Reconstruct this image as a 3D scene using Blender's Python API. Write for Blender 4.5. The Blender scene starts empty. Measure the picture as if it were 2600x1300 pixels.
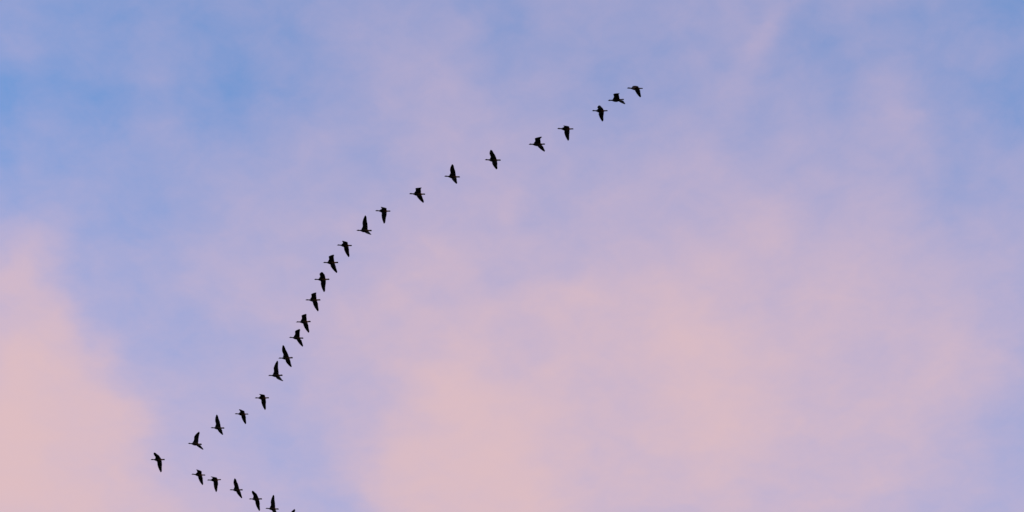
import bpy, bmesh, math, random
from mathutils import Vector, Matrix

random.seed(7)
scene = bpy.context.scene
col = scene.collection
R = math.radians

# ------------------------------------------------------------------ camera
cam_data = bpy.data.cameras.new('camera')
cam_data.angle = R(24)
cam_data.clip_end = 60000
cam = bpy.data.objects.new('camera', cam_data)
col.objects.link(cam)
cam.location = (0, 0, 1.6)
cam.rotation_euler = (R(135), 0, 0)          # looking 45 degrees up
scene.camera = cam

# ------------------------------------------------------------------ light and exposure (last light, low sun behind the flock)
EXPOSURE = 2.15
SKY_STRENGTH = 0.15
SUN_ELEV, SUN_AZ = R(5), R(106)              # azimuth clockwise from the view direction
scene.view_settings.view_transform = 'Standard'
scene.view_settings.look = 'None'
scene.view_settings.gamma = 1
scene.view_settings.use_curve_mapping = False
scene.view_settings.exposure = EXPOSURE

sd = bpy.data.lights.new('sun', 'SUN')
sd.energy = 0.8
sd.angle = R(0.5)
sd.color = (1.0, 0.36, 0.12)
sun = bpy.data.objects.new('sun', sd)
col.objects.link(sun)
sv = Vector((math.sin(SUN_AZ) * math.cos(SUN_ELEV), math.cos(SUN_AZ) * math.cos(SUN_ELEV), math.sin(SUN_ELEV)))
sun.rotation_euler = sv.to_track_quat('Z', 'Y').to_euler()
sun.location = (300, -200, 40)

# cloud sheet: each puff is (x, y, width, breadth, turn, thickness) on the sheet, in units of the sheet's height;
# negative thickness is a thin spot where the blue comes through
PUFFS = [
    (-0.309, 1.095, 0.104, 0.024, 1.84, 0.152),
    (-0.255, 0.881, 0.025, 0.104, 1.66, -0.082),
    (0.223, 1.201, 0.041, 0.104, 0.05, 0.105),
    (0.070, 0.926, 0.057, 0.022, 2.96, 0.112),
    (-0.278, 0.983, 0.104, 0.017, 2.29, 0.097),
    (-0.007, 0.961, 0.013, 0.028, 3.10, 0.101),
    (-0.014, 1.159, 0.104, 0.030, 1.42, 0.149),
    (-0.187, 0.862, 0.104, 0.104, 1.08, -0.215),
    (0.129, 0.847, 0.104, 0.104, 2.39, -0.184),
    (-0.273, 1.060, 0.104, 0.020, 1.33, 0.153),
    (-0.068, 1.089, 0.104, 0.030, 0.53, 0.075),
    (0.037, 1.079, 0.104, 0.020, 1.66, 0.096),
    (-0.005, 1.239, 0.053, 0.104, 1.72, 0.178),
    (0.036, 0.893, 0.023, 0.104, 0.42, -0.091),
    (0.124, 1.166, 0.104, 0.104, 1.64, 0.139),
    (0.278, 0.834, 0.104, 0.036, 1.54, -0.246),
    (-0.266, 1.231, 0.050, 0.104, 1.73, 0.199),
    (0.111, 1.024, 0.025, 0.104, 0.66, 0.090),
    (0.180, 0.918, 0.016, 0.093, 0.26, -0.054),
    (-0.276, 1.128, 0.104, 0.036, 1.23, 0.138),
    (-0.326, 1.177, 0.104, 0.063, 1.81, 0.203),
    (0.319, 1.086, 0.099, 0.026, 1.51, -0.141),
    (-0.200, 0.805, 0.030, 0.104, 1.65, -0.146),
    (-0.088, 0.896, 0.016, 0.104, 2.68, -0.093),
    (0.264, 0.804, 0.028, 0.104, 1.10, -0.192),
    (-0.033, 0.816, 0.041, 0.104, 2.03, -0.159),
    (-0.013, 0.841, 0.016, 0.076, 0.03, -0.100),
    (-0.029, 1.201, 0.104, 0.065, 1.81, 0.189),
    (-0.287, 0.902, 0.012, 0.104, 0.12, -0.148),
    (0.128, 0.961, 0.016, 0.104, 2.65, 0.051),
    (-0.034, 1.014, 0.104, 0.022, 0.64, 0.058),
    (-0.328, 1.185, 0.075, 0.104, 0.15, 0.203),
    (0.114, 1.226, 0.030, 0.051, 2.49, 0.097),
    (0.248, 1.107, 0.026, 0.104, 1.24, 0.078),
    (-0.146, 0.869, 0.027, 0.054, 2.99, -0.213),
    (0.026, 1.033, 0.104, 0.024, 2.59, 0.063),
    (-0.130, 1.229, 0.104, 0.028, 1.51, -0.135),
    (0.280, 0.873, 0.018, 0.065, 1.72, -0.110),
    (0.180, 1.053, 0.104, 0.022, 1.92, 0.070),
    (-0.089, 0.944, 0.023, 0.041, 0.94, -0.095),
    (0.253, 1.075, 0.104, 0.028, 0.53, 0.073),
    (0.107, 1.085, 0.031, 0.104, 2.88, 0.130),
    (0.108, 1.120, 0.104, 0.104, 1.32, 0.142),
    (0.226, 1.046, 0.041, 0.104, 2.40, 0.078),
    (-0.029, 1.017, 0.094, 0.104, 2.69, 0.074),
    (0.146, 0.803, 0.104, 0.016, 1.15, -0.145),
    (0.240, 0.900, 0.099, 0.015, 1.35, -0.131),
    (-0.249, 0.894, 0.104, 0.059, 1.56, -0.172),
    (0.257, 0.958, 0.088, 0.024, 0.04, -0.084),
    (-0.082, 1.057, 0.013, 0.104, 0.45, 0.058),
    (-0.075, 1.218, 0.104, 0.028, 1.90, 0.128),
    (-0.224, 1.044, 0.035, 0.104, 2.99, -0.105),
    (0.124, 0.851, 0.043, 0.010, -1.20, 0.130),
]
while len(PUFFS) < 64:                       # the sheet goes on beyond the frame in the same way
    x, y = random.uniform(-2.6, 2.6), random.uniform(-2.2, 3.2)
    if abs(x) < 0.55 and 0.5 < y < 1.55:
        continue
    PUFFS.append((x, y, random.uniform(.12, .4), random.uniform(.1, .3), random.uniform(0, 3.1), random.choice((-.3, .2, .3, -.2))))

world = bpy.data.worlds.new('World')
scene.world = world
world.use_nodes = True
nt = world.node_tree
N, L = nt.nodes, nt.links
bg = N['Background']
bg.inputs['Strength'].default_value = SKY_STRENGTH


def put(sock, v):
    if hasattr(v, 'is_output'):
        L.new(v, sock)
    else:
        sock.default_value = v


def math_node(op, a, b=0.0, c=0.0, clamp=False):
    n = N.new('ShaderNodeMath')
    n.operation = op
    n.use_clamp = clamp
    for i, v in enumerate((a, b, c)):
        put(n.inputs[i], v)
    return n.outputs[0]


def vec_node(op, a, b=None):
    n = N.new('ShaderNodeVectorMath')
    n.operation = op
    put(n.inputs[0], a)
    if b is not None:
        put(n.inputs[3 if op == 'SCALE' else 1], b)
    return n.outputs['Value'] if op in ('DOT_PRODUCT', 'LENGTH') else n.outputs[0]


def noise_node(vec, scale, detail, rough=0.5, dist=0.0):
    n = N.new('ShaderNodeTexNoise')
    L.new(vec, n.inputs['Vector'])
    n.inputs['Scale'].default_value = scale
    n.inputs['Detail'].default_value = detail
    n.inputs['Roughness'].default_value = rough
    n.inputs['Distortion'].default_value = dist
    return n


sky = N.new('ShaderNodeTexSky')
sky.sky_type = 'NISHITA'
sky.sun_disc = False
sky.sun_elevation = SUN_ELEV
sky.sun_rotation = SUN_AZ
sky.ozone_density = 3.5

tc = N.new('ShaderNodeTexCoord')
sep = N.new('ShaderNodeSeparateXYZ')
L.new(tc.outputs['Generated'], sep.inputs[0])
z = math_node('MAXIMUM', sep.outputs['Z'], 0.06)
comb = N.new('ShaderNodeCombineXYZ')
L.new(math_node('DIVIDE', sep.outputs['X'], z), comb.inputs[0])
L.new(math_node('DIVIDE', sep.outputs['Y'], z), comb.inputs[1])
sheet = comb.outputs[0]                      # position on the cloud sheet
turned = N.new('ShaderNodeMapping')
L.new(sheet, turned.inputs['Vector'])
turned.inputs['Location'].default_value = (3.1, 1.7, 2.3)
turned.inputs['Rotation'].default_value = (.55, .4, .65)
air = turned.outputs[0]
def drift(scale, detail, amount):             # how far the air has pushed the cloud about
    return vec_node('SCALE', vec_node('SUBTRACT', noise_node(air, scale, detail, 0.6).outputs['Color'], (.5, .5, .5)), amount)


flat = vec_node('ADD', vec_node('ADD', sheet, drift(6.0, 3, 0.075)), drift(26.0, 5, 0.032))
flat = vec_node('MULTIPLY', flat, (1, 1, 0))

thick = 0.55
for (x, y, w, b, t, a) in PUFFS:
    m = N.new('ShaderNodeMapping')
    m.vector_type = 'TEXTURE'
    L.new(flat, m.inputs['Vector'])
    m.inputs['Location'].default_value = (x, y, 0)
    m.inputs['Rotation'].default_value = (0, 0, t)
    m.inputs['Scale'].default_value = (w, b, 1)
    d2 = vec_node('DOT_PRODUCT', m.outputs[0], m.outputs[0])
    thick = math_node('MULTIPLY_ADD', math_node('POWER', math.exp(-1), d2), a, thick)
for scale, detail, rough, twist, amount in ((13.0, 3, 0.5, 0.4, 0.26), (38.0, 7, 0.62, 0.3, 0.27)):
    n = noise_node(air, scale, detail, rough, twist).outputs[0]
    thick = math_node('MULTIPLY_ADD', math_node('SUBTRACT', n, 0.5), amount, thick)
thick = math_node('SMOOTH_MIN', thick, 1.0, 0.3, clamp=True)

K = 1 / (SKY_STRENGTH * 2 ** EXPOSURE)
cc = N.new('ShaderNodeMix')                  # thin veil is cooler than the thick cloud the sun still reaches
cc.data_type = 'RGBA'
L.new(thick, cc.inputs['Factor'])
cc.inputs[6].default_value = (.745 * K, .515 * K, .715 * K, 1)
cc.inputs[7].default_value = (.738 * K, .514 * K, .535 * K, 1)
mx = N.new('ShaderNodeMix')
mx.data_type = 'RGBA'
L.new(thick, mx.inputs['Factor'])
L.new(sky.outputs[0], mx.inputs[6])
L.new(cc.outputs[2], mx.inputs[7])
L.new(mx.outputs[2], bg.inputs['Color'])


# ------------------------------------------------------------------ materials
def material(name):
    m = bpy.data.materials.new(name)
    m.use_nodes = True
    t = m.node_tree
    p = t.nodes['Principled BSDF']
    p.inputs['Roughness'].default_value = 0.85
    p.inputs['Specular IOR Level'].default_value = 0.15
    return m, t, p


def ramp(t, src, stops):
    r = t.nodes.new('ShaderNodeValToRGB')
    e = r.color_ramp.elements
    while len(e) < len(stops):
        e.new(0.5)
    for el, (pos, c) in zip(e, stops):
        el.position = pos
        el.color = (*c, 1)
    t.links.new(src, r.inputs[0])
    return r.outputs[0]


def feather_material(name, scale, stops):
    m, t, p = material(name)
    tco = t.nodes.new('ShaderNodeTexCoord')
    mp = t.nodes.new('ShaderNodeMapping')
    mp.inputs['Scale'].default_value = scale
    t.links.new(tco.outputs['Object'], mp.inputs[0])
    n = t.nodes.new('ShaderNodeTexNoise')
    n.inputs['Scale'].default_value = 1
    n.inputs['Detail'].default_value = 4
    t.links.new(mp.outputs[0], n.inputs['Vector'])
    t.links.new(ramp(t, n.outputs[0], stops), p.inputs['Base Color'])
    return m


dark_body = feather_material('dark_body_feathers', (25, 60, 60), [(.3, (.006, .005, .004)), (.7, (.014, .012, .010))])
dark_wing = feather_material('dark_wing_feathers', (14, 70, 14), [(.3, (.005, .005, .005)), (.7, (.012, .011, .010))])
pale_rump = feather_material('pale_rump_feathers', (40, 90, 90), [(.3, (.07, .05, .04)), (.7, (.22, .17, .13))])
bill_mat = feather_material('bill_horn', (60, 60, 60), [(.3, (.012, .010, .009)), (.7, (.02, .016, .013))])

gm, gt, gp = material('meadow')
gn = gt.nodes.new('ShaderNodeTexNoise')
gn.inputs['Scale'].default_value = 0.05
gn.inputs['Detail'].default_value = 8
gc = gt.nodes.new('ShaderNodeTexCoord')
gt.links.new(gc.outputs['Object'], gn.inputs['Vector'])
gt.links.new(ramp(gt, gn.outputs[0], [(.3, (.022, .030, .012)), (.7, (.055, .055, .028))]), gp.inputs['Base Color'])

# ------------------------------------------------------------------ ground
bm = bmesh.new()
bmesh.ops.create_grid(bm, x_segments=60, y_segments=60, size=15000)
for v in bm.verts:
    d = v.co.xy.length
    if d > 600:
        v.co.z = 3 * math.sin(v.co.x * .0011) * math.cos(v.co.y * .0013)
me = bpy.data.meshes.new('ground')
bm.to_mesh(me)
bm.free()
me.materials.append(gm)
ground = bpy.data.objects.new('ground', me)
ground['kind'] = 'structure'
ground['label'] = 'dark dusk meadow far below the flying geese'
col.objects.link(ground)

# ------------------------------------------------------------------ geese
# (x along the flight, centre height, half width, half height)
BODY = [(.400, -.010, .008, .006), (.387, -.009, .013, .011), (.366, -.004, .018, .018), (.347, .002, .028, .029),
        (.324, .004, .034, .035), (.300, .002, .031, .032), (.272, .000, .026, .027), (.235, -.002, .026, .028),
        (.195, -.004, .032, .035), (.160, -.008, .043, .046), (.120, -.012, .060, .061), (.070, -.016, .074, .073),
        (.010, -.018, .082, .078), (-.060, -.016, .078, .072), (-.120, -.010, .064, .058), (-.180, -.002, .050, .042),
        (-.220, .002, .043, .029), (-.260, .005, .046, .022), (-.310, .008, .053, .016), (-.345, .010, .051, .011),
        (-.362, .010, .036, .006)]
SHOULDER = Vector((.095, .055, .02))
INNER, HAND = .32, .44                        # wing bones: shoulder to wrist, wrist to tip
CHORD = [(-.25, .315), (0, .330), (.2, .29), (.5, .252), (.8, .255), (1, .258), (1.2, .232), (1.45, .190), (1.7, .142),
         (1.86, .105), (1.95, .070), (2.0, .034)]


def lerp_table(tab, u):
    for (a, va), (b, vb) in zip(tab, tab[1:]):
        if u <= b:
            f = (u - a) / (b - a)
            return va + (vb - va) * f
    return tab[-1][1]


def smooth(a, b, x):
    x = min(1, max(0, (x - a) / (b - a)))
    return x * x * (3 - 2 * x)


def loft(bm, rings, mat):
    vs = [[bm.verts.new(p) for p in r] for r in rings]
    n = len(rings[0])
    fs = []
    for a, b in zip(vs, vs[1:]):
        for i in range(n):
            fs.append(bm.faces.new((a[i], a[(i + 1) % n], b[(i + 1) % n], b[i])))
    fs.append(bm.faces.new(vs[0][::-1]))
    fs.append(bm.faces.new(vs[-1]))
    for f in fs:
        f.smooth = True
        f.material_index = mat
    return fs


def body_mesh():
    bm = bmesh.new()
    n = 20
    rings = []
    for (x, zc, hw, hh) in BODY:
        rings.append([(x, hw * math.cos(2 * math.pi * k / n), zc + hh * math.sin(2 * math.pi * k / n)) for k in range(n)])
    for f in loft(bm, rings, 0):
        cx = f.calc_center_median().x
        if cx > .362:
            f.material_index = 2
        elif -.30 < cx < -.165:
            f.material_index = 3
    bmesh.ops.recalc_face_normals(bm, faces=bm.faces)
    return bm


def wing_mesh(pose, side):
    p1, s1, p2, s2 = (R(v) for v in pose)
    r1, r2 = Matrix.Rotation(p1, 3, 'X'), Matrix.Rotation(p2, 3, 'X')
    d1 = r1 @ Vector((math.sin(s1), math.cos(s1), 0))
    d2 = r2 @ Vector((math.sin(s2), math.cos(s2), 0))
    c1 = r1 @ Vector((-math.cos(.3 * s1), math.sin(.3 * s1), 0))
    c2 = r2 @ Vector((-math.cos(.62 * s2), math.sin(.62 * s2), 0))
    wrist = SHOULDER + d1 * INNER

    def lead(u):                              # leading edge
        if u < 0:
            return SHOULDER + Vector((.058, .19 * u, .02 * u))
        if u <= 1:
            p = SHOULDER + d1 * (INNER * u)
            p = p + Vector((.06, 0, 0)) * (1 - smooth(-.05, .5, u)) - c1 * (-.012 * math.sin(math.pi * u))
        else:
            p = wrist + d2 * (HAND * (u - 1)) - c2 * (.020 * math.sin(math.pi * min(1, (u - 1))))
        return p

    us = [-.25, -.12, 0, .08, .16, .26, .38, .5, .62, .74, .84, .92, 1.0, 1.08, 1.16, 1.25, 1.35, 1.45, 1.54, 1.62, 1.70, 1.77,
          1.83, 1.88, 1.92, 1.95, 1.975, 2.0]
    rings = []
    for j, u in enumerate(us):
        p = lead(u)
        if .85 < u < 1.15:                    # round the wrist
            p = p * .5 + (lead(u - .1) + lead(u + .1)) * .25
        k = smooth(.7, 1.45, u)
        c = (c1 * (1 - k) + c2 * k).normalized()
        sp = (d1 * (1 - smooth(.8, 1.2, u)) + d2 * smooth(.8, 1.2, u)).normalized()
        nrm = c.cross(sp)
        if nrm.length < .05:
            nrm = Vector((0, 0, 1))
        nrm.normalize()
        if nrm.z < 0 and nrm.dot(r1 @ Vector((0, 0, 1))) < 0:
            nrm = -nrm
        ch = lerp_table(CHORD, u)
        if u > .2:
            ch *= 1 + (.015 if j % 2 else -.015)   # feather tips along the trailing edge
        th = ch * (.12 - .035 * u) * .5
        th = max(th, .0035)
        ring = []
        for f in (0, .12, .35, .65, .9):      # top, front to back
            ring.append(p + c * (ch * f) + nrm * (th * 2.2 * math.sqrt(f + .03) * (1.05 - f) + ch * .06 * math.sin(math.pi * f)))
        ring.append(p + c * ch)
        for f in (.9, .65, .35, .12):
            ring.append(p + c * (ch * f) + nrm * (-th * 1.2 * math.sqrt(f + .03) * (1.05 - f) + ch * .06 * math.sin(math.pi * f)))
        rings.append([(v.x, v.y * side, v.z) for v in ring])
    bm = bmesh.new()
    loft(bm, rings, 1)
    bmesh.ops.recalc_face_normals(bm, faces=bm.faces)
    return bm


MATS = (dark_body, dark_wing, bill_mat, pale_rump)


def temp_object(bm, name):
    me = bpy.data.meshes.new(name)
    bm.to_mesh(me)
    bm.free()
    for m in MATS:
        me.materials.append(m)
    o = bpy.data.objects.new(name, me)
    col.objects.link(o)
    return o


def goose(loc, turn, near, far, label):
    b = temp_object(body_mesh(), 'goose')
    ws = [temp_object(wing_mesh(near, 1), 'wing_blank'), temp_object(wing_mesh(far, -1), 'wing_blank')]
    for w in ws:                              # join the wings to the body as one skin
        md = b.modifiers.new('join', 'BOOLEAN')
        md.operation = 'UNION'
        md.solver = 'EXACT'
        md.use_self = True
        md.object = w
    bpy.context.view_layer.update()
    me = bpy.data.meshes.new_from_object(b.evaluated_get(bpy.context.evaluated_depsgraph_get()))
    old = b.data
    b.modifiers.clear()
    b.data = me
    me.name = 'goose'
    bpy.data.meshes.remove(old)
    for w in ws:
        d = w.data
        bpy.data.objects.remove(w)
        bpy.data.meshes.remove(d)
    for p in me.polygons:
        p.use_smooth = True
    yaw, pitch, roll = turn
    b.location = loc
    b.rotation_euler = (R(roll), R(-pitch), R(180 - yaw))
    b['label'] = label
    b['category'] = 'goose'
    b['group'] = 'geese flying in a V formation'
    return b


# (position in metres, (heading off the picture plane, pitch, roll), left wing, right wing, label)
# a wing is (raise of the arm, sweep of the arm, raise of the hand, sweep of the hand) in degrees
GEESE = [
    ((5.84, 75.04, 87.87), (7.2, 11.2, -25.7), (-10.9, -5.1, -40.5, -7.0), (0.7, -3.1, -29.5, -28.6),
     'topmost goose of the flock, last of the long line, only its lower wing showing clearly'),
    ((4.75, 72.55, 84.20), (16.2, 12.7, -19.1), (20.1, -7.4, -25.2, -54.2), (18.0, -13.1, 6.1, -21.5),
     'second goose from the top, square-ended upper wing and a thin lower wing swept behind'),
    ((4.28, 77.69, 89.26), (6.4, 8.2, -16.2), (-13.8, -0.1, -16.0, -17.6), (0.5, 6.0, -25.3, -20.1),
     'third goose from the top, upper wing tip hooked forward and lower wing hanging down'),
    ((2.53, 75.97, 86.04), (2.4, 5.4, -17.1), (-17.4, -3.8, -27.1, -3.2), (-1.5, -0.3, -38.4, -23.3),
     'fourth goose from the top, upper wing hunched low over its back, lower wing long'),
    ((1.16, 74.60, 83.46), (8.4, 9.0, -13.8), (10.8, -4.8, -16.7, -51.9), (14.4, -8.4, -4.9, -32.3),
     'fifth goose from the top, upper wing raised with its blunt end bent backward'),
    ((-0.89, 77.19, 85.20), (5.8, 9.3, -9.6), (2.7, 6.0, -5.8, -15.0), (7.7, 2.8, -3.0, -19.2),
     'sixth goose from the top, both wings spread along one slanting line'),
    ((-2.87, 79.37, 86.38), (4.2, 9.5, -8.5), (13.6, 0.5, 7.3, -18.9), (20.1, 2.0, 4.7, -22.9),
     'seventh goose from the top, upper wing pointing straight up, lower wing shorter'),
    ((-4.46, 78.34, 84.08), (2.3, 6.0, -10.9), (6.9, -3.0, -26.8, -42.6), (17.8, -0.6, -35.9, -44.1),
     'eighth goose from the top, square-ended upper wing, pointed lower wing swept back'),
    ((-6.47, 83.95, 88.75), (-0.1, 3.3, -10.1), (-16.8, -5.2, -29.9, -2.0), (-3.7, 1.9, -44.9, -16.6),
     'ninth goose from the top, short flat-topped upper wing, lower wing hanging straight down'),
    ((-7.12, 81.32, 84.66), (8.7, 10.5, -1.3), (28.8, -3.1, 24.0, -23.4), (26.1, -4.5, 31.5, -18.6),
     'tenth goose from the top, tall straight upper wing, small lower wing trailing back'),
    ((-8.44, 85.59, 87.95), (4.0, 7.7, -8.2), (-12.6, -6.3, -30.6, -11.4), (-3.6, -0.7, -38.2, -30.0),
     'eleventh goose from the top, rounded upper wing hooked forward, where the line steepens'),
    ((-8.99, 84.85, 85.99), (5.8, 6.4, -1.8), (6.3, -3.2, -25.0, -42.4), (10.4, -0.1, -31.5, -39.2),
     'twelfth goose from the top, upper wing ending in a slanted edge, lower swept back'),
    ((-9.41, 85.25, 85.21), (3.5, 3.4, -2.6), (-4.2, -0.8, -25.2, -21.5), (2.8, 5.4, -37.1, -18.7),
     'thirteenth goose from the top, pointed upper wing crooked forward, broad lower wing hanging down'),
    ((-10.01, 87.38, 85.85), (4.5, 5.0, -0.4), (3.7, -4.5, -28.2, -39.2), (8.1, -3.1, -37.3, -31.3),
     'fourteenth goose from the top, upper wing rounded off, lower wing tapering down and back'),
    ((-10.66, 89.55, 86.39), (7.5, 5.3, 1.9), (11.6, -5.4, -31.5, -41.5), (11.3, -0.1, -34.0, -31.7),
     'fifteenth goose from the top, close above a like-posed goose, upper wing short and blunt'),
    ((-11.17, 91.31, 86.91), (6.3, 10.8, 0.7), (20.7, -5.9, -19.0, -44.6), (22.9, -1.7, -25.7, -39.7),
     'sixteenth goose from the top, close below a like-posed goose, upper wing narrow and blunt'),
    ((-11.57, 90.87, 85.09), (10.4, 7.3, 3.8), (11.8, 7.3, 6.5, -16.3), (10.4, 3.0, 4.7, -21.8),
     'seventeenth goose from the top, long pointed upper wing leaning forward above a tall-winged neighbour'),
    ((-12.02, 90.95, 83.96), (11.1, 9.2, 7.6), (24.7, -2.6, 35.2, -28.1), (21.7, -5.0, 31.2, -22.1),
     'eighteenth goose from the top, tall upper wing leaning back, small lower wing behind, tail reddish'),
    ((-13.27, 95.81, 86.75), (4.5, 4.3, -4.4), (-15.7, -7.4, -32.1, -6.4), (-7.7, 2.2, -43.1, -23.6),
     'nineteenth goose from the top, small, low upper wing with forward spike, lower wing hanging'),
    ((-14.91, 100.17, 89.44), (4.2, 6.4, -6.9), (-9.9, -8.1, -23.6, -8.8), (1.1, 0.2, -37.8, -27.2),
     'third goose behind the leader in the long line, upper wing curling forward in a hook'),
    ((-15.68, 97.27, 85.91), (9.0, 10.2, 8.0), (33.0, 9.3, 7.1, -19.7), (26.6, 5.6, 15.5, -17.5),
     'second goose behind the leader in the long line, tall blade-like upper wing'),
    ((-16.68, 96.67, 84.28), (7.7, 12.2, 9.0), (41.0, -1.2, 12.7, -42.7), (39.4, -0.6, 2.5, -48.6),
     'first goose behind the leader in the long line, upper wing swept back'),
    ((-18.55, 96.81, 83.32), (6.8, 6.0, 3.4), (-9.8, 6.8, -23.8, -15.7), (-7.0, 3.6, -33.8, -20.9),
     'leading goose at the point of the V, farthest left, upper wing angled forward'),
    ((-17.05, 101.10, 85.87), (1.4, 7.1, -3.5), (-4.6, -8.5, -27.6, -8.6), (2.7, -2.0, -38.2, -32.1),
     'first goose in the short lower line, rounded upper wing hooked forward'),
    ((-16.27, 101.77, 86.06), (3.5, 1.0, -4.5), (-20.6, -5.9, -27.9, -0.2), (-9.4, 1.4, -46.0, -14.3),
     'second goose in the short lower line, flat upper wing held forward, lower wing straight down'),
    ((-15.17, 102.89, 86.28), (11.7, 10.1, 6.8), (22.0, 5.9, -0.9, -23.1), (21.1, 6.7, -8.3, -28.1),
     'third goose in the short lower line, both wings stretched out with a pointed upper wing'),
    ((-14.05, 102.82, 85.58), (12.7, 10.4, 8.6), (1.3, 4.8, -24.6, -20.2), (-2.4, 4.9, -27.8, -23.4),
     'fourth goose in the short lower line, upper wing leaning forward, lower wing uncut'),
    ((-13.38, 105.09, 86.73), (7.6, 10.6, 9.6), (29.1, 1.4, 32.9, -18.9), (26.2, 5.4, 26.3, -16.6),
     'goose at the bottom edge, upper wing upright, rump lit orange, lower wing partly cut off'),
    ((-12.38, 105.93, 86.58), (9.8, 13.4, 8.9), (40.3, -2.0, 12.0, -43.2), (38.0, 0.0, 2.9, -46.9),
     'last goose in the lower line, only its upper wing tip showing above the bottom edge'),
]
for g in GEESE:
    goose(*g)
